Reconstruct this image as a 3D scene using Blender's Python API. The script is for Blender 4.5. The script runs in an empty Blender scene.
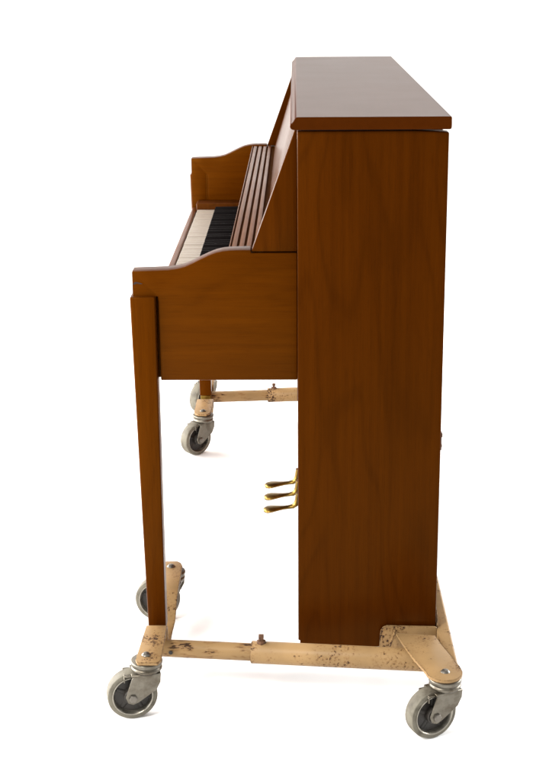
import bpy, bmesh, math, random
from mathutils import Vector, Matrix
random.seed(4)
sc = bpy.context.scene
C = sc.collection
L = 1.46                       # length of the piano, near side y=0, far side y=L
MID = L / 2

# ------------------------------------------------------------------ materials
def new_mat(name):
    m = bpy.data.materials.new(name); m.use_nodes = True
    nt = m.node_tree
    return m, nt, nt.nodes['Principled BSDF']

def N(nt, kind, **kw):
    n = nt.nodes.new(kind)
    for k, v in kw.items():
        if k in n.inputs.keys(): n.inputs[k].default_value = v
        else: setattr(n, k, v)
    return n

def ramp(nt, stops):
    r = nt.nodes.new('ShaderNodeValToRGB')
    e = r.color_ramp.elements
    while len(e) < len(stops): e.new(0.5)
    for i, (p, c) in enumerate(stops):
        e[i].position = p; e[i].color = (*c, 1) if len(c) == 3 else c
    return r

def mixc(nt, fac, a, b, mode='MIX'):
    m = nt.nodes.new('ShaderNodeMix'); m.data_type = 'RGBA'; m.blend_type = mode
    for sock, v in ((m.inputs[0], fac), (m.inputs[6], a), (m.inputs[7], b)):
        if isinstance(v, bpy.types.NodeSocket): nt.links.new(v, sock)
        elif isinstance(v, (int, float)): sock.default_value = v
        else: sock.default_value = (*v, 1)
    return m.outputs[2]

def wood(name, axis, light, dark, rough=0.3, ior=1.20, figure=1.0, seed=0.0, bump=.06, tint=(1, .5, .08), patchy=1.0):
    """varnished veneer, grain running along axis"""
    m, nt, b = new_mat(name)
    lk = nt.links.new
    tc = N(nt, 'ShaderNodeTexCoord')
    def mapped(scale_cross, scale_along, off):
        mp = N(nt, 'ShaderNodeMapping')
        s = [scale_cross] * 3; s[axis] = scale_along
        mp.inputs['Scale'].default_value = s
        mp.inputs['Location'].default_value = (off, off * 1.7, off * .6)
        lk(tc.outputs['Object'], mp.inputs['Vector'])
        return mp.outputs[0]
    # broad figure: contour lines of a stretched noise give the cathedral arches
    n1 = N(nt, 'ShaderNodeTexNoise', Scale=1.0, Detail=2.0, Roughness=.45)
    lk(mapped(7.0, 1.15, 3.1 + seed), n1.inputs['Vector'])
    mul = N(nt, 'ShaderNodeMath', operation='MULTIPLY'); mul.inputs[1].default_value = 74
    lk(n1.outputs[0], mul.inputs[0])
    sn = N(nt, 'ShaderNodeMath', operation='SINE'); lk(mul.outputs[0], sn.inputs[0])
    ma = N(nt, 'ShaderNodeMath', operation='MULTIPLY_ADD'); ma.inputs[1].default_value = .5; ma.inputs[2].default_value = .5
    lk(sn.outputs[0], ma.inputs[0])
    # streaks and fine pores
    n2 = N(nt, 'ShaderNodeTexNoise', Scale=1.0, Detail=5.0, Roughness=.65)
    lk(mapped(120, 1.8, 9.0 + seed), n2.inputs['Vector'])
    n3 = N(nt, 'ShaderNodeTexNoise', Scale=1.0, Detail=3.0, Roughness=.7)
    lk(mapped(520, 22.0, 1.0 + seed), n3.inputs['Vector'])
    n4 = N(nt, 'ShaderNodeTexNoise', Scale=1.0, Detail=2.0)
    lk(mapped(5.5, .9, 5.0 + seed), n4.inputs['Vector'])
    r2 = ramp(nt, [(.18, (0, 0, 0)), (.82, (1, 1, 1))]); lk(n2.outputs[0], r2.inputs[0])
    mid = tuple((x + y) / 2 for x, y in zip(light, dark))
    col = mixc(nt, r2.outputs[0], dark, light)
    r4 = ramp(nt, [(.32, (.84, .80, .76)), (.68, (1.10, 1.08, 1.05))]); lk(n4.outputs[0], r4.inputs[0])
    col = mixc(nt, 1.0, col, r4.outputs[0], 'MULTIPLY')
    rf = ramp(nt, [(.0, (.60, .54, .50)), (.14, (.92, .91, .89)), (.5, (1, 1, 1)), (1, (1.05, 1.05, 1.05))]); lk(ma.outputs[0], rf.inputs[0])
    col = mixc(nt, .62 * figure, col, rf.outputs[0], 'MULTIPLY')
    r3 = ramp(nt, [(.34, (.66, .61, .58)), (.50, (1, 1, 1)), (.72, (1.08, 1.07, 1.06))]); lk(n3.outputs[0], r3.inputs[0])
    col = mixc(nt, .42, col, r3.outputs[0], 'MULTIPLY')
    lk(col, b.inputs['Base Color'])
    b.inputs['IOR'].default_value = ior
    b.inputs['Specular Tint'].default_value = (*tint, 1)
    # worn varnish: gloss varies in soft patches
    n5 = N(nt, 'ShaderNodeTexNoise', Scale=9.0, Detail=4.0); lk(tc.outputs['Object'], n5.inputs['Vector'])
    r5 = N(nt, 'ShaderNodeMapRange'); r5.inputs[1].default_value = .3; r5.inputs[2].default_value = .7
    r5.inputs[3].default_value = rough - .02 * patchy; r5.inputs[4].default_value = rough + .04 * patchy
    lk(n5.outputs[0], r5.inputs[0]); lk(r5.outputs[0], b.inputs['Roughness'])
    bp = N(nt, 'ShaderNodeBump'); bp.inputs['Strength'].default_value = bump; bp.inputs['Distance'].default_value = .002
    lk(n3.outputs[0], bp.inputs['Height']); lk(bp.outputs[0], b.inputs['Normal'])
    return m

LT, DK = (.052, .0118, .0003), (.034, .0070, .0002)
M = {}
M['wood_z'] = wood('brown_veneer_vertical', 2, LT, DK, figure=.6)
M['wood_matte'] = wood('unpolished_brown_wood', 1, (.075, .026, .006), (.050, .016, .003), rough=.85, ior=1.08, figure=.2, seed=3.0)
M['wood_x'] = wood('brown_veneer_lengthwise', 0, (.067, .0166, .0004), (.049, .0114, .0003), figure=.4, seed=2.0)
M['wood_leg'] = wood('brown_solid_wood', 2, (.067, .0166, .0004), (.044, .0100, .0003), figure=.35, seed=5.0)
M['wood_y'] = wood('brown_wood_across', 1, (.120, .034, .005), (.072, .018, .002), rough=.36, ior=1.34, figure=.3, seed=7.0, bump=.02)
M['wood_lid'] = wood('brown_wood_lid', 1, (.038, .0072, .0005), (.030, .0054, .0004), rough=.365, ior=1.30, figure=.15, seed=8.0, bump=.0, tint=(1, .4, .05), patchy=.25)
M['wood_gloss'] = wood('brown_gloss_panel', 1, (.055, .016, .002), (.040, .011, .0014), rough=.22, ior=1.2, figure=.3, seed=11.0, bump=.01)
M['wood_dark'] = wood('dark_brown_wood', 1, (.075, .020, .003), (.045, .011, .002), rough=.4, figure=.3, seed=12.0)

def simple(name, col, rough=.5, metal=0.0, ior=1.45, vary=.15, scale=40, bump=.0, dirt=None):
    m, nt, b = new_mat(name); lk = nt.links.new
    tc = N(nt, 'ShaderNodeTexCoord')
    n = N(nt, 'ShaderNodeTexNoise', Scale=scale, Detail=5.0, Roughness=.6); lk(tc.outputs['Object'], n.inputs['Vector'])
    lo = tuple(c * (1 - vary) for c in col); hi = tuple(min(1, c * (1 + vary)) for c in col)
    r = ramp(nt, [(.3, lo), (.7, hi)]); lk(n.outputs[0], r.inputs[0]); base = r.outputs[0]
    if dirt:
        nd = N(nt, 'ShaderNodeTexNoise', Scale=42.0, Detail=5.0, Roughness=.6); lk(tc.outputs['Object'], nd.inputs['Vector'])
        rd = ramp(nt, [(.46, (0, 0, 0)), (.68, (.72, .72, .72))]); lk(nd.outputs[0], rd.inputs[0])
        base = mixc(nt, rd.outputs[0], base, dirt)
    lk(base, b.inputs['Base Color'])
    mr = N(nt, 'ShaderNodeMapRange'); mr.inputs[1].default_value = .3; mr.inputs[2].default_value = .7
    mr.inputs[3].default_value = max(.03, rough - .08); mr.inputs[4].default_value = rough + .1
    lk(n.outputs[0], mr.inputs[0]); lk(mr.outputs[0], b.inputs['Roughness'])
    b.inputs['Metallic'].default_value = metal; b.inputs['IOR'].default_value = ior
    if bump:
        bp = N(nt, 'ShaderNodeBump'); bp.inputs['Strength'].default_value = bump; bp.inputs['Distance'].default_value = .002
        lk(n.outputs[0], bp.inputs['Height']); lk(bp.outputs[0], b.inputs['Normal'])
    return m

def chipped_paint(name, col, amount=.60, streak=False):
    """old enamel with pin-head chips and rust showing through"""
    m, nt, b = new_mat(name); lk = nt.links.new
    tc = N(nt, 'ShaderNodeTexCoord')
    n1 = N(nt, 'ShaderNodeTexNoise', Scale=18.0, Detail=3.0); lk(tc.outputs['Object'], n1.inputs['Vector'])
    r1 = ramp(nt, [(.3, tuple(c * .84 for c in col)), (.7, tuple(c * 1.08 for c in col))]); lk(n1.outputs[0], r1.inputs[0])
    # chips
    mp = N(nt, 'ShaderNodeMapping'); lk(tc.outputs['Object'], mp.inputs['Vector'])
    mp.inputs['Scale'].default_value = (45, 190, 190) if streak else (230, 230, 230)
    n2 = N(nt, 'ShaderNodeTexNoise', Scale=1.0, Detail=3.0, Roughness=.6); lk(mp.outputs[0], n2.inputs['Vector'])
    n3 = N(nt, 'ShaderNodeTexNoise', Scale=22.0, Detail=2.0); lk(tc.outputs['Object'], n3.inputs['Vector'])
    ad = N(nt, 'ShaderNodeMath', operation='MULTIPLY_ADD'); ad.inputs[1].default_value = .85
    lk(n3.outputs[0], ad.inputs[0]); lk(n2.outputs[0], ad.inputs[2])
    sb = N(nt, 'ShaderNodeMath', operation='SUBTRACT'); lk(ad.outputs[0], sb.inputs[0]); sb.inputs[1].default_value = .20; ad = sb
    geo = N(nt, 'ShaderNodeNewGeometry')
    bv = nt.nodes.new('ShaderNodeBevel'); bv.samples = 4; bv.inputs['Radius'].default_value = .0035
    dt = N(nt, 'ShaderNodeVectorMath', operation='DOT_PRODUCT'); lk(bv.outputs[0], dt.inputs[0]); lk(geo.outputs['Normal'], dt.inputs[1])
    ed = N(nt, 'ShaderNodeMapRange'); ed.inputs[1].default_value = 1.0; ed.inputs[2].default_value = .80; ed.inputs[3].default_value = 0; ed.inputs[4].default_value = .33
    lk(dt.outputs['Value'], ed.inputs[0])
    ad2 = N(nt, 'ShaderNodeMath', operation='ADD'); lk(ad.outputs[0], ad2.inputs[0]); lk(ed.outputs[0], ad2.inputs[1]); ad = ad2
    r2 = ramp(nt, [(amount + .225 - .015, (0, 0, 0)), (amount + .225 + .015, (1, 1, 1))]); lk(ad.outputs[0], r2.inputs[0])
    halo = ramp(nt, [(amount + .225 - .15, (0, 0, 0)), (amount + .225 + .02, (.75, .75, .75))]); lk(ad.outputs[0], halo.inputs[0])
    c1 = mixc(nt, halo.outputs[0], r1.outputs[0], (.15, .068, .022))
    c2 = mixc(nt, r2.outputs[0], c1, (.035, .018, .010))
    lk(c2, b.inputs['Base Color'])
    rr = N(nt, 'ShaderNodeMapRange'); rr.inputs[3].default_value = .42; rr.inputs[4].default_value = .85
    lk(r2.outputs[0], rr.inputs[0]); lk(rr.outputs[0], b.inputs['Roughness'])
    bp = N(nt, 'ShaderNodeBump'); bp.inputs['Strength'].default_value = .25; bp.inputs['Distance'].default_value = -.001
    lk(r2.outputs[0], bp.inputs['Height']); lk(bp.outputs[0], b.inputs['Normal'])
    b.inputs['IOR'].default_value = 1.25
    return m

CREAM = (.262, .162, .071)
M['cream'] = chipped_paint('cream_enamel', CREAM, .695)
M['cream_tube'] = chipped_paint('worn_cream_enamel', CREAM, .685, streak=True)
M['rubber'] = simple('grey_rubber', (.128, .115, .085), .7, vary=.14, scale=30, dirt=(.040, .030, .018))
M['steel'] = simple('dull_zinc_steel', (.150, .135, .108), .36, metal=.75, vary=.25, scale=30, bump=.10, dirt=(.050, .034, .018))
M['rim_steel'] = simple('worn_bright_steel', (.26, .24, .20), .3, metal=.85, vary=.3, scale=40)
M['dark_steel'] = simple('hollow_dark_steel', (.026, .022, .018), .5, metal=.2, vary=.4)  # shade of the wheel hollows and bolt hole, put in as near-black colour
M['bolt'] = simple('bolt_steel', (.15, .135, .115), .35, metal=.8, vary=.25)
M['rusty'] = simple('rusty_screw_iron', (.10, .045, .02), .7, metal=.2, vary=.5, scale=200)
M['brass'] = simple('aged_brass', (.175, .108, .024), .34, metal=1.0, vary=.35, scale=50)
M['ivory'] = simple('white_key_plastic', (.245, .205, .165), .45, vary=.06, scale=60)
M['ebony'] = simple('black_key_plastic', (.004, .003, .003), .7, ior=1.12, vary=.2)
M['gap_shade'] = simple('dark_gap_shade', (.012, .008, .006), .9, vary=.2)  # near-black tone for the shadow gap under the lid
M['scar'] = simple('bare_scar', (.012, .003, .001), .6)
M['white_floor'] = simple('white_studio_paper', (.86, .86, .86), .9, vary=.004, scale=3, ior=1.2)

# ------------------------------------------------------------------ mesh helpers
def finish(name, bm, mat, parent=None, smooth=True, bevel=0.0, seg=2):
    """link bm (world coordinates) as ONE object; coordinates become local to parent's root"""
    bmesh.ops.recalc_face_normals(bm, faces=bm.faces)
    if bevel:
        eds = [e for e in bm.edges if len(e.link_faces) == 2 and e.calc_face_angle(0) > .5]
        bmesh.ops.bevel(bm, geom=eds, offset=bevel, offset_type='OFFSET', segments=seg, profile=.5, affect='EDGES', clamp_overlap=True)
    root = parent
    while root is not None and root.parent is not None: root = root.parent
    if root is not None: bmesh.ops.translate(bm, verts=bm.verts, vec=-Vector(root.location))
    me = bpy.data.meshes.new(name); bm.to_mesh(me); bm.free()
    me.materials.append(mat)
    if smooth:
        for p in me.polygons: p.use_smooth = True
        try: me.set_sharp_from_angle(angle=math.radians(38))
        except Exception: pass
    o = bpy.data.objects.new(name, me); C.objects.link(o)
    if parent is not None: o.parent = parent
    return o

def box(bm, x0, x1, y0, y1, z0, z1):
    vs = [bm.verts.new((x, y, z)) for x in (x0, x1) for y in (y0, y1) for z in (z0, z1)]
    for f in ((0, 1, 3, 2), (4, 6, 7, 5), (0, 4, 5, 1), (2, 3, 7, 6), (0, 2, 6, 4), (1, 5, 7, 3)):
        bm.faces.new([vs[i] for i in f])

def prism(bm, pts, a, b, axis=1):
    """outline pts in the two other axes, extruded from a to b along axis"""
    def mk(p, t):
        if axis == 1: return (p[0], t, p[1])
        if axis == 2: return (p[0], p[1], t)
        return (t, p[0], p[1])
    A = [bm.verts.new(mk(p, a)) for p in pts]; B = [bm.verts.new(mk(p, b)) for p in pts]
    n = len(pts)
    bm.faces.new(A); bm.faces.new(B[::-1])
    for i in range(n): bm.faces.new((A[i], A[(i + 1) % n], B[(i + 1) % n], B[i]))

def frame_for(d):
    d = Vector(d).normalized(); up = Vector((0, 0, 1)) if abs(d.z) < .9 else Vector((1, 0, 0))
    u = d.cross(up).normalized(); return d, u, d.cross(u).normalized()

def lathe(bm, origin, direction, prof, n=32):
    """prof = [(along, radius)...] swept around direction"""
    d, u, v = frame_for(direction); o = Vector(origin); rings = []
    for (t, r) in prof:
        if r < 1e-6: rings.append([bm.verts.new(o + d * t)]); continue
        rings.append([bm.verts.new(o + d * t + (u * math.cos(k * 2 * math.pi / n) + v * math.sin(k * 2 * math.pi / n)) * r) for k in range(n)])
    for A, B in zip(rings, rings[1:]):
        for k in range(n):
            k2 = (k + 1) % n
            if len(A) == 1 and len(B) == 1: continue
            if len(A) == 1: bm.faces.new((A[0], B[k], B[k2]))
            elif len(B) == 1: bm.faces.new((A[k], A[k2], B[0]))
            else: bm.faces.new((A[k], A[k2], B[k2], B[k]))
    for R, first in ((rings[0], True), (rings[-1], False)):
        if len(R) > 1: bm.faces.new(R[::-1] if first else R)

def ring_lathe(bm, origin, direction, prof, n=40):
    """closed profile swept around (a torus-like solid)"""
    d, u, v = frame_for(direction); o = Vector(origin); m = len(prof); G = []
    for k in range(n):
        a = k * 2 * math.pi / n; w = u * math.cos(a) + v * math.sin(a)
        G.append([bm.verts.new(o + d * t + w * r) for (t, r) in prof])
    for k in range(n):
        A, B = G[k], G[(k + 1) % n]
        for i in range(m): bm.faces.new((A[i], A[(i + 1) % m], B[(i + 1) % m], B[i]))

def cyl(bm, a, b, r, n=32, ch=.0):
    a, b = Vector(a), Vector(b); ln = (b - a).length
    ch = ch or r * .08
    lathe(bm, a, b - a, [(0, r - ch), (ch, r), (ln - ch, r), (ln, r - ch)], n)

def hexhead(bm, p, r, h, direction=(0, 0, 1)):
    lathe(bm, p, direction, [(0, r), (h * .75, r), (h, r * .8)], 6)

# ------------------------------------------------------------------ things
def thing(name, label, cat, loc):
    o = bpy.data.objects.new(name, None); C.objects.link(o)
    o.location = loc; o['label'] = label; o['category'] = cat
    o.empty_display_size = .05
    return o

bpy.context.view_layer.update()
piano = thing('upright_piano', 'brown wooden upright piano seen from its end, with open keyboard and brass pedals', 'piano', (0, MID, .06))
dolly = thing('piano_dolly', 'chipped cream steel frame on swivel casters carrying the brown piano', 'dolly', (0, MID, 0))

# ---- floor: white studio paper sweeping up far behind (one sheet)
bm = bmesh.new()
prof = [(-7.0, 0.0), (4.5, 0.0)]
R = 2.0
for k in range(1, 17):
    a = k / 16 * math.pi / 2
    prof.append((4.5 + R * math.sin(a), R - R * math.cos(a)))
prof.append((4.5 + R, 6.0))
prev = None
for (y, z) in prof:
    row = [bm.verts.new((-8, y, z)), bm.verts.new((8, y, z))]
    if prev: bm.faces.new((prev[0], prev[1], row[1], row[0]))
    prev = row
fl = finish('floor', bm, M['white_floor'])
fl['kind'] = 'structure'

# ================================================================== PIANO
D = .241                                    # depth of the case
def mirror(y0, y1, far): return (L - y1, L - y0) if far else (y0, y1)

for far in (False, True):
    # side panel with a small step at the bottom front corner
    y0, y1 = mirror(0, .028, far)
    bm = bmesh.new()
    prism(bm, [(0, .0725), (0, .9612), (.185, .9612), (D - .002, .9585), (D, .9575), (D, .06), (.0032, .06), (.0032, .0725)], y0, y1)
    finish('side_panel', bm, M['wood_z'], piano, bevel=.0024, seg=3)
    # arm: key cheek with the swept top edge
    y0, y1 = mirror(.012, .047, far)
    top = [(-.2722, .7335), (-.240, .7345), (-.212, .7355), (-.197, .7375), (-.185, .7405), (-.172, .7462), (-.158, .7533), (-.146, .7590),
           (-.134, .7637), (-.122, .7665), (-.110, .7678), (-.094, .7682), (-.0765, .7683), (-.0755, .7625), (-.0005, .7625)]
    bm = bmesh.new()
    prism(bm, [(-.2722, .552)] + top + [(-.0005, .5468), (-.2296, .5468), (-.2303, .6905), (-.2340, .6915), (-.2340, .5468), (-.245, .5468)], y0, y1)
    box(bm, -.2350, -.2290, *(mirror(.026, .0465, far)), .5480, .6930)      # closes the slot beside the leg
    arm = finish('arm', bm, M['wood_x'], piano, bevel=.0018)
    if not far:
        bm = bmesh.new()
        prism(bm, [(-.2712, .7118), (-.2690, .7145), (-.2665, .7158), (-.2630, .7150), (-.2600, .7142), (-.2570, .7134), (-.2548, .7126), (-.2580, .7120), (-.2610, .7124), (-.2640, .7132), (-.2668, .7122), (-.2690, .7112)], .0117, .0125)
        finish('dent', bm, M['scar'], arm, smooth=False)
    # sloping upper side piece standing on the arm
    y0, y1 = mirror(.016, .044, far)
    bm = bmesh.new()
    prism(bm, [(-.0755, .7645), (-.0004, .7645), (-.0004, .9605), (-.0045, .9605)], y0, y1)
    finish('upper_side', bm, M['wood_z'], piano, bevel=.0012)
    # front leg, tapering on its front edge
    y0, y1 = mirror(.002, .044, far)
    bm = bmesh.new()
    zt, zb = .692, .0905
    a = [(-.2762, zt), (-.2345, zt), (-.2345, .56), (-.2330, zb), (-.2640, zb)]
    prism(bm, a, y0, y1)
    for v in bm.verts:                          # slight taper in depth too
        t = (zt - v.co.z) / (zt - zb)
        c = (y0 + y1) / 2 - (.006 if not far else -.006) * 0
        inner = (v.co.y > c) != far
        if inner: v.co.y += (-.007 if not far else .007) * t
    leg = finish('leg', bm, M['wood_leg'], piano, bevel=.0028, seg=3)
    bm = bmesh.new()
    yy0, yy1 = mirror(.0035, .0355, far)
    box(bm, -.2625, -.2345, yy0, yy1, .0545, .0905)
    finish('ferrule', bm, M['brass'], leg, bevel=.001)

# lid with an ogee front edge
bm = bmesh.new()
lidp = [(.0020, .9840), (-.0005, .9838), (-.0028, .9826), (-.0045, .9800), (-.0062, .9768), (-.0085, .9745), (-.0108, .9727), (-.0118, .9702),
        (-.0112, .9672), (-.0090, .9648), (-.0050, .9638), (.2415, .9638), (.2436, .9655), (.2440, .9690), (.2440, .9818), (.2428, .9838), (.2410, .9840)]
prism(bm, lidp, -.0095, L + .0095)
for f in bm.faces: pass
finish('lid', bm, M['wood_lid'], piano, bevel=.0007, seg=1)
# near-black strip painting in the shadow gap under the lid
bm = bmesh.new(); box(bm, .006, .185, .004, L - .004, .9613, .9637)
finish('lid_gap_shade', bm, M['gap_shade'], piano, smooth=False)
# back, lower front and bottom boards
bm = bmesh.new(); box(bm, .218, .236, .0285, L - .0285, .075, .957)
finish('back_board', bm, M['wood_dark'], piano, bevel=.001)
bm = bmesh.new(); box(bm, .012, .030, .0285, L - .0285, .110, .546)
finish('lower_front_panel', bm, M['wood_y'], piano, bevel=.001)
bm = bmesh.new(); box(bm, .006, .215, .0285, L - .0285, .066, .088)
finish('bottom_board', bm, M['wood_dark'], piano, bevel=.001)
bm = bmesh.new(); box(bm, .008, .034, .0285, L - .0285, .0885, .1095)
finish('toe_rail', bm, M['wood_y'], piano, bevel=.001)
# back edge latch plate
bm = bmesh.new(); box(bm, .2412, .2428, .004, .024, .425, .456); box(bm, .2428, .2448, .009, .019, .446, .452); box(bm, .2428, .2442, .009, .019, .428, .433)
finish('latch_plate', bm, M['rusty'], piano, bevel=.0004, seg=1)

# keybed and key slip
bm = bmesh.new(); box(bm, -.262, .011, .0475, L - .0475, .549, .588)
finish('keybed', bm, M['wood_dark'], piano, bevel=.002)
bm = bmesh.new(); box(bm, -.2715, -.2585, .0475, L - .0475, .556, .6075)
finish('key_slip', bm, M['wood_y'], piano, bevel=.003, seg=3)

# key blocks at both ends of the keyboard
KY0, KY1 = .1215, L - .1015
for (a, b) in ((.0475, KY0 - .001), (KY1 + .001, L - .0475)):
    bm = bmesh.new(); box(bm, -.2575, -.098, a, b, .5885, .6260)
    finish('key_block', bm, M['wood_dark'], piano, bevel=.003, seg=3)

# keys
NW = 52; kw = (KY1 - KY0) / NW
for i in range(NW):
    y0 = KY0 + i * kw
    dz = random.uniform(-.0009, .0009)
    bm = bmesh.new()
    box(bm, -.2550, -.098, y0 + .0016, y0 + kw - .0016, .5892, .6100 + dz)
    finish('white_key', bm, M['ivory'], piano, bevel=.0011, seg=2)
# bass end of the keyboard is on the far side when seen from the treble end
pat = [1, 0, 1, 1, 0, 1, 1]        # black key after A, C, D, F, G  (order A B C D E F G)
for i in range(NW - 1):
    if pat[i % 7]:
        yc = KY1 - (i + 1) * kw
        dz = random.uniform(-.0005, .0005)
        bm = bmesh.new()
        prism(bm, [(-.2110, .6095), (-.2065, .6205 + dz), (-.098, .6222 + dz), (-.098, .6095)], yc - .0052, yc + .0052)
        for v in bm.verts:
            if v.co.z > .615: v.co.y = yc + (v.co.y - yc) * .84
        finish('black_key', bm, M['ebony'], piano, bevel=.0010, seg=2)

# fallboard behind the keys, ribbed music shelf on top of it, glossy desk panel
bm = bmesh.new(); box(bm, -.097, -.082, .0475, L - .0475, .5890, .7515)
finish('fallboard', bm, M['wood_dark'], piano, bevel=.001)
bm = bmesh.new()
prism(bm, [(-.1120, .7540), (-.1120, .7606), (-.0560, .7606), (-.0560, .7540)], .0475, L - .0475)
shelf = finish('music_shelf', bm, M['wood_matte'], piano)
for x0, x1 in ((-.1138, -.1120), (-.1092, -.1012), (-.0970, -.0890), (-.0848, -.0768), (-.0726, -.0650)):
    bm = bmesh.new(); box(bm, x0, x1, .0475, L - .0475,   .7608, .7650)
    finish('rib', bm, M['wood_y'], shelf, bevel=.0007, seg=2)
bm = bmesh.new()
prism(bm, [(-.0570, .7600), (-.0570 + .0125, .7600), (.0168, .9600), (.0043, .9600)], .0445, L - .0445)
finish('music_desk', bm, M['wood_gloss'], piano, bevel=.0008)

# pedals: spoon-shaped toe, thin neck, curving up into the case
def pedal(y, z):
    bm = bmesh.new()
    st = [ # x, zc, half width, half thickness
        (.0005, .0330, .0080, .0035), (-.0005, .0250, .0082, .0038), (-.0015, .0150, .0080, .0042), (-.0042, .0068, .0078, .0046), (-.0100, .0022, .0074, .0040),
        (-.020, .0002, .0068, .0030), (-.030, -.0010, .0080, .0030), (-.040, -.0022, .0110, .0034), (-.050, -.0034, .0150, .0040), (-.059, -.0046, .0175, .0046),
        (-.066, -.0056, .0165, .0046), (-.071, -.0064, .0120, .0040), (-.0738, -.0070, .0060, .0028)]
    n = 16; rings = []
    for j, (x, zc, w, t) in enumerate(st):
        nx, nz = st[max(j - 1, 0)], st[min(j + 1, len(st) - 1)]
        tx, tz = nz[0] - nx[0], nz[1] - nx[1]; l = math.hypot(tx, tz); px, pz = tz / l, -tx / l; t *= 1.25
        rings.append([bm.verts.new((x + px * t * math.sin(a), y + w * math.cos(a), z + zc + pz * t * math.sin(a))) for a in [k * 2 * math.pi / n for k in range(n)]])
    for A, B in zip(rings, rings[1:]):
        for k in range(n): bm.faces.new((A[k], A[(k + 1) % n], B[(k + 1) % n], B[k]))
    bm.faces.new(rings[0]); bm.faces.new(rings[-1])
    finish('pedal', bm, M['brass'], piano)
for y in (.602, .678, .752): pedal(y, .0885)
bm = bmesh.new(); box(bm, .0045, .0078, .565, .79, .070, .118)
finish('pedal_plate', bm, M['brass'], piano, bevel=.001)

# ================================================================== DOLLY
def strap(bm, path, widths, xc, th):
    """flat bar: path of (y, z) seen from the side, widths (left, right) x at every station"""
    n = len(path); T = []; B = []
    for i, (y, z) in enumerate(path):
        a, b = path[max(i - 1, 0)], path[min(i + 1, n - 1)]
        ty, tz = b[0] - a[0], b[1] - a[1]; l = math.hypot(ty, tz); ny, nz = -tz / l, ty / l
        if nz < 0 : ny, nz = -ny, -nz
        x0, x1 = widths[i]
        T.append([bm.verts.new((x0, y, z)), bm.verts.new((x1, y, z))])
        B.append([bm.verts.new((x0, y - ny * th, z - nz * th)), bm.verts.new((x1, y - ny * th, z - nz * th))])
    for i in range(n - 1):
        bm.faces.new((T[i][0], T[i][1], T[i + 1][1], T[i + 1][0])); bm.faces.new((B[i][0], B[i + 1][0], B[i + 1][1], B[i][1]))
        for s in (0, 1): bm.faces.new((T[i][s], T[i + 1][s], B[i + 1][s], B[i][s]))
    for i in (0, n - 1): bm.faces.new((T[i][0], T[i][1], B[i][1], B[i][0]))

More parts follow.
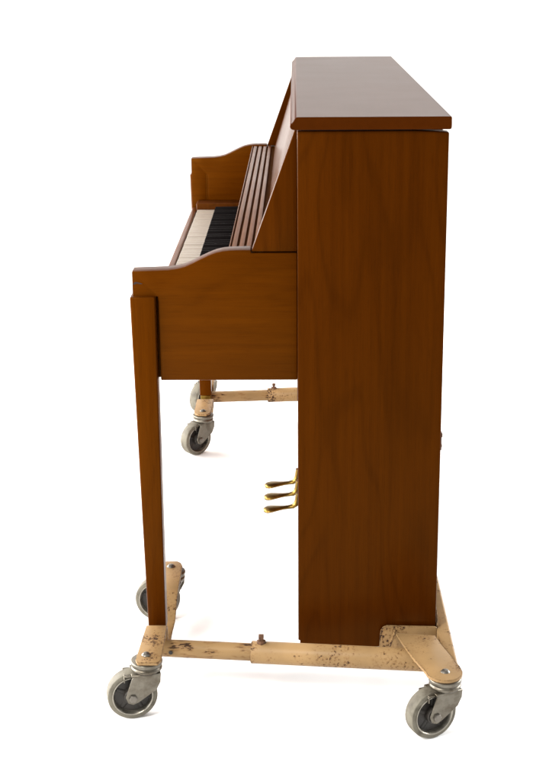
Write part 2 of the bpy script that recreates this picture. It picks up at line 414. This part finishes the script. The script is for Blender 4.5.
def caster(bx, by, bz, ang, wr=.0425, trail=.026):
    """swivel caster under a plate at height bz; ang = trailing direction in plan (radians)"""
    d = Vector((math.cos(ang), math.sin(ang), 0)); s = Vector((-d.y, d.x, 0))     # rolling direction, axle direction
    top = Vector((bx, by, bz)); ax = Vector((bx, by, wr)) + d * trail
    # fork: swivel dish, crown and two cheeks
    bm = bmesh.new()
    lathe(bm, top + Vector((0, 0, -.0235)), (0, 0, 1), [(0, .016), (.002, .0235), (.006, .0262), (.0095, .0262), (.011, .0245), (.0125, .0245), (.0138, .0265), (.0195, .0272), (.0215, .0255), (.0215, .004)], 36)
    hw = .0178
    zt = bz - .0215
    for sg in (-1, 1):
        pts = [(-.021, zt), (.026, zt), (.031, zt - .010), (.030, zt - .0215)]
        pts = [(-.0215, zt), (.0240, zt), (.0275, zt - .006), (trail + .0125, wr + .002), (trail + .009, wr - .0085), (trail, wr - .0122), (trail - .009, wr - .0085), (-.0135, wr + .012), (-.0205, wr + .026)]
        A = [bm.verts.new(top * 1 + d * p[0] + s * (sg * hw) + Vector((0, 0, p[1] - bz))) for p in pts]
        B = [bm.verts.new(top * 1 + d * p[0] + s * (sg * (hw + .0026)) + Vector((0, 0, p[1] - bz))) for p in pts]
        n = len(pts); bm.faces.new(A); bm.faces.new(B[::-1])
        for i in range(n): bm.faces.new((A[i], A[(i + 1) % n], B[(i + 1) % n], B[i]))
    # crown bridging the cheeks, with the turned-down lip at the trailing side
    def obox(u0, u1, v0, v1, z0, z1):
        vs = [bm.verts.new(Vector((bx, by, z)) + d * u + s * v) for u in (u0, u1) for v in (v0, v1) for z in (z0, z1)]
        for f in ((0, 1, 3, 2), (4, 6, 7, 5), (0, 4, 5, 1), (2, 3, 7, 6), (0, 2, 6, 4), (1, 5, 7, 3)): bm.faces.new([vs[i] for i in f])
    obox(-.0215, .0275, -hw - .0028, hw + .0028, zt - .0028, zt + .0012)
    obox(.0276, .0400, -hw * .95, hw * .95, zt - .0030, zt - .0004)
    obox(.0380, .0404, -hw * .95, hw * .95, zt - .0130, zt - .0030)
    ca = finish('caster', bm, M['steel'], dolly, bevel=.0007, seg=1)
    # tyre
    bm = bmesh.new(); w = .0125
    pr = [(-w, wr - .0085), (-w, wr - .0030), (-w * .92, wr - .0012), (-w * .75, wr - .0004), (0, wr), (w * .75, wr - .0004), (w * .92, wr - .0012), (w, wr - .0030), (w, wr - .0085)]
    ring_lathe(bm, ax, s, pr, 48); finish('tyre', bm, M['rubber'], ca)
    # rim: a dished metal wheel
    bm = bmesh.new()
    pr = [(-w - .0004, wr - .0105), (-w - .0012, wr - .0095), (-w - .0012, wr - .0082), (-w + .001, wr - .0076), (w - .001, wr - .0076), (w + .0012, wr - .0082), (w + .0012, wr - .0095), (w + .0004, wr - .0105), (w - .008, wr - .0125), (.003, wr - .0150), (-.003, wr - .0150), (-w + .008, wr - .0125)]
    ring_lathe(bm, ax, s, pr, 40)
    finish('rim', bm, M['rim_steel'], ca)
    bm = bmesh.new(); cyl(bm, ax - s * .0160, ax + s * .0160, .0142, 24); 
    lathe(bm, ax - s * .0045, s, [(0, .010), (.0, wr - .0120), (.0090, wr - .0120), (.0090, .010)], 36)      # web: solid dark disc in place of the wheel's dark openings
    for k in range(5):                                                   # ribs cast on the web
        a = k * 2 * math.pi / 5 + .4; w_ = d * math.cos(a) + Vector((0, 0, 1)) * math.sin(a)
        cyl(bm, ax + w_ * .012, ax + w_ * (wr - .0135), .0062, 10)
    finish('hub', bm, M['dark_steel'], ca)
    bm = bmesh.new(); cyl(bm, ax - s * (hw + .0062), ax + s * (hw + .0062), .0042, 20)
    for sg in (-1, 1): hexhead(bm, ax + s * (sg * (hw + .0026)), .0072, .0042, s * sg)
    finish('axle', bm, M['bolt'], ca)
    # king bolt on the plate
    bm = bmesh.new()
    lathe(bm, top + Vector((0, 0, .0052)), (0, 0, 1), [(0, .0078), (.0012, .0078), (.0042, .0052), (.0050, .002), (.0050, 0)], 24)
    finish('bolt', bm, M['bolt'], ca)
    return ca

PZ = .110
def cradle(far):
    f = (lambda y: L - y) if far else (lambda y: y)
    bm = bmesh.new()
    path = [(-.1570, PZ), (-.1545, PZ), (-.145, PZ), (-.075, PZ), (-.022, PZ), (-.013, PZ - .002), (-.0075, PZ - .009), (-.0060, .066), (-.003, .056), (.004, .0530), (.080, .0530), (.093, .0540),
            (.1015, .0600), (.110, .081), (.117, .101), (.1225, .1075), (.130, PZ), (.200, PZ), (.240, PZ), (.2545, PZ), (.2600, PZ), (.2625, PZ)]
    wd = []
    for (y, z) in path:
        x0, x1 = -.2655, -.2290
        if y < -.02: t = min(1, (-.02 - y) / .13); x0 -= .0055 * t; x1 += .001 * t
        if y > .09: t = min(1, (y - .09) / .03); x0 -= .000 * t; x1 += .0075 * t
        if y < -.150: c = (-.150 - y) * .8; x0 += c; x1 -= c
        if y > .250: c = (y - .250) * .9; x0 += c; x1 -= c
        wd.append((x0, x1))
    strap(bm, [(f(y), z) for y, z in path], wd, 0, .0055)
    return finish('cradle', bm, M['cream'], dolly, bevel=.0012, seg=2)
cradle(False); cradle(True)

for far in (False, True):
    f = (lambda y: L - y) if far else (lambda y: y)
    zc = .0775
    a = Vector((-.243, f(-.038), zc)); b = Vector((.225, f(-.0855), zc))
    if far: a.y = f(.004); b.y = f(-.042)
    d = (b - a).normalized()
    pt = lambda x: a + d * ((x - a.x) / d.x)
    bm = bmesh.new(); cyl(bm, a, pt(.0), .0152, 36)
    tube = finish('crossbar', bm, M['cream_tube'], dolly)
    bm = bmesh.new()
    A = pt(-.081); ln = (pt(.217) - A).length
    lathe(bm, A, d, [(.004, .0156), (0, .0165), (0, .0185), (.0012, .0194), (ln, .0194), (ln, .010)], 36)
    sl = finish('sleeve', bm, M['cream'], dolly)
    bm = bmesh.new()
    q = pt(-.064) + Vector((0, 0, .0185))
    hexhead(bm, q + Vector((0, 0, -.001)), .0088, .0055)
    box(bm, q.x - .0030, q.x + .0030, q.y - .003, q.y + .003, q.z + .004, q.z + .0110)
    box(bm, q.x - .0044, q.x + .0044, q.y - .0044, q.y + .0044, q.z + .0085, q.z + .0145)
    finish('clamp_screw', bm, M['rusty'], sl, bevel=.0006, seg=1)
    if not far:
        bm = bmesh.new(); q = pt(-.2205) + Vector((0, -.0144, -.0005))
        cyl(bm, q, q + Vector((0, -.0022, 0)), .0036, 12)
        finish('bolt_hole', bm, M['dark_steel'], tube)  # dark stub drawn in place of the black bolt hole

# rear rail behind the case: flat-topped bar with eased edges and an upstanding lip at the case corner
bm = bmesh.new()
rail = [(.2425, .066), (.2425, .0968), (.2435, .0978), (.2620, .0978), (.2648, .0962), (.2658, .0930), (.2658, .069), (.2640, .066)]
prism(bm, rail, -.165, L + .165)
finish('rear_rail', bm, M['cream'], dolly, bevel=.0006, seg=1)

def corner(far):
    f = (lambda y: L - y) if far else (lambda y: y)
    # upright angle plate holding the corner of the case, with a foot under it
    bm = bmesh.new()
    pl = [(.1420, .0535), (.1432, .0860), (.1448, .0955), (.1488, .1010), (.1550, .1035), (.2400, .1015), (.2425, .1000), (.2425, .0980), (.2418, .0535)]
    prism(bm, pl, f(-.0075), f(-.0022))
    finish('angle_plate', bm, M['cream'], dolly, bevel=.0009, seg=2)
    bm = bmesh.new(); box(bm, .145, .2400, min(f(-.0020), f(.05)), max(f(-.0020), f(.05)), .0535, .0590)
    finish('angle_foot', bm, M['cream'], dolly, bevel=.0009)
    bm = bmesh.new()
    lp = [(-.0020, .0982), (-.0020, .1030), (.004, .1060), (.010, .1120), (.020, .1190), (.034, .1205), (.046, .1165), (.056, .1190), (.070, .1130), (.080, .0982)]
    prism(bm, [(f(y), z) for y, z in lp], .2428, .2452, axis=0)
    finish('rail_lip', bm, M['cream'], dolly, bevel=.0004, seg=1)
    # diagonal caster arm sloping out past the case, rounded at the bolt end
    bm = bmesh.new()
    zz = lambda y: .0992 + max(0, min(.0108, (-.030 - y) * .078))
    cx = Vector((.2370, -.186)); r = .0300
    left = [(.1695, -.0235), (.180, -.080), (.1915, -.135), (.2040, -.178)]
    right = [(.2370, -.0350), (.2445, -.080), (.2545, -.125), (.2645, -.168)]
    pts = [Vector(p) for p in right]
    for k in range(15):
        a = math.radians(14) + (math.radians(-176) - math.radians(14)) * k / 14
        pts.append(cx + Vector((r * math.cos(a), r * 1.05 * math.sin(a))))
    pts += [Vector(p) for p in left[::-1]]
    T = [bm.verts.new((p.x, f(p.y), zz(p.y))) for p in pts]
    B = [bm.verts.new((p.x, f(p.y), zz(p.y) - .0055)) for p in pts]
    n = len(pts)
    bm.faces.new(T); bm.faces.new(B[::-1])
    for i in range(n): bm.faces.new((T[i], T[(i + 1) % n], B[(i + 1) % n], B[i]))
    finish('caster_arm', bm, M['cream'], dolly, bevel=.0009, seg=2)
    # thin strap bracing the ridge of the arm down to the sleeve
    bm = bmesh.new()
    A = [(.1668, -.0215, .0995), (.1700, -.0235, .0995), (.1600, -.0400, .0800), (.1568, -.0380, .0800)]
    vs = [bm.verts.new((x, f(y), z)) for x, y, z in A]; ws = [bm.verts.new((x + .0004, f(y + .014), z - .0006)) for x, y, z in A]
    bm.faces.new(vs); bm.faces.new(ws[::-1])
    for i in range(4): bm.faces.new((vs[i], vs[(i + 1) % 4], ws[(i + 1) % 4], ws[i]))
    finish('brace', bm, M['cream'], dolly, bevel=.0005, seg=1)
corner(False); corner(True)

RD = math.radians
caster(-.2545, -.129, PZ - .0055, RD(192))
caster(-.2430, .236, PZ - .0055, RD(172), trail=.028)
caster(.2390, -.186, PZ - .0070, RD(206))
caster(-.2430, L - .236, PZ - .0055, RD(224))
caster(-.2545, L + .129, PZ - .0055, RD(236))
caster(.2390, L + .186, PZ - .0070, RD(150))

# ================================================================== light, world, camera
w = bpy.data.worlds.new('World'); sc.world = w; w.use_nodes = True
bg = w.node_tree.nodes['Background']; bg.inputs[0].default_value = (1, 1, 1, 1); bg.inputs[1].default_value = .75

def area(name, loc, target, size, power, col=(1, 1, 1)):
    l = bpy.data.lights.new(name, 'AREA'); l.shape = 'RECTANGLE'; l.size, l.size_y = size; l.energy = power; l.color = col
    o = bpy.data.objects.new(name, l); C.objects.link(o); o.location = loc
    o.rotation_euler = (Vector(target) - Vector(loc)).to_track_quat('-Z', 'Y').to_euler()
    return o
area('key_softbox', (-1.35, -1.35, 1.85), (-.05, .1, .95), (.6, .6), 64, (1, .97, .92))
area('front_floor_fill', (-2.6, -.6, .7), (0, .5, .1), (1.8, 1.0), 70)  # unseen fill, added to lift the floor shadows under the piano
area('left_floor_fill', (-2.8, 1.6, 1.0), (0, .7, .1), (3.4, 1.5), 320, (1, .97, .94))  # added fill, low from the left, bleaching shadows off the floor
area('right_floor_fill', (2.8, 1.5, 1.0), (0, .7, .1), (2.6, 1.4), 200)  # added fill on the right side to keep the floor white
area('backdrop_fill', (0, 3.2, 4.6), (0, 4.6, .8), (4.0, .8), 130, (1, .88, .77))  # added lamp that whitens the sweep and warms the lid's sheen

cam = bpy.data.cameras.new('camera'); co = bpy.data.objects.new('camera', cam); C.objects.link(co)
P = dict(X=-0.0024, Y=-2.2921, Z=1.2199, yaw=-0.0159, pitch=-0.2914, roll=-0.0072, f=1432.4859)
cy, sy, cp, sp = math.cos(P['yaw']), math.sin(P['yaw']), math.cos(P['pitch']), math.sin(P['pitch'])
fw = Vector((sy * cp, cy * cp, sp)); r = Vector((cy, -sy, 0)); u = r.cross(fw)
cr, sr = math.cos(P['roll']), math.sin(P['roll'])
r, u = cr * r + sr * u, -sr * r + cr * u
co.matrix_world = Matrix(((r.x, u.x, -fw.x, P['X']), (r.y, u.y, -fw.y, P['Y']), (r.z, u.z, -fw.z, P['Z']), (0, 0, 0, 1)))
cam.sensor_fit = 'VERTICAL'; cam.sensor_height = 24; cam.sensor_width = 24
cam.lens = P['f'] / 781 * 24
cam.clip_start = .05; cam.clip_end = 100
sc.camera = co
sc.view_settings.view_transform = 'Standard'; sc.view_settings.look = 'None'
sc.view_settings.exposure = 0; sc.view_settings.gamma = 1
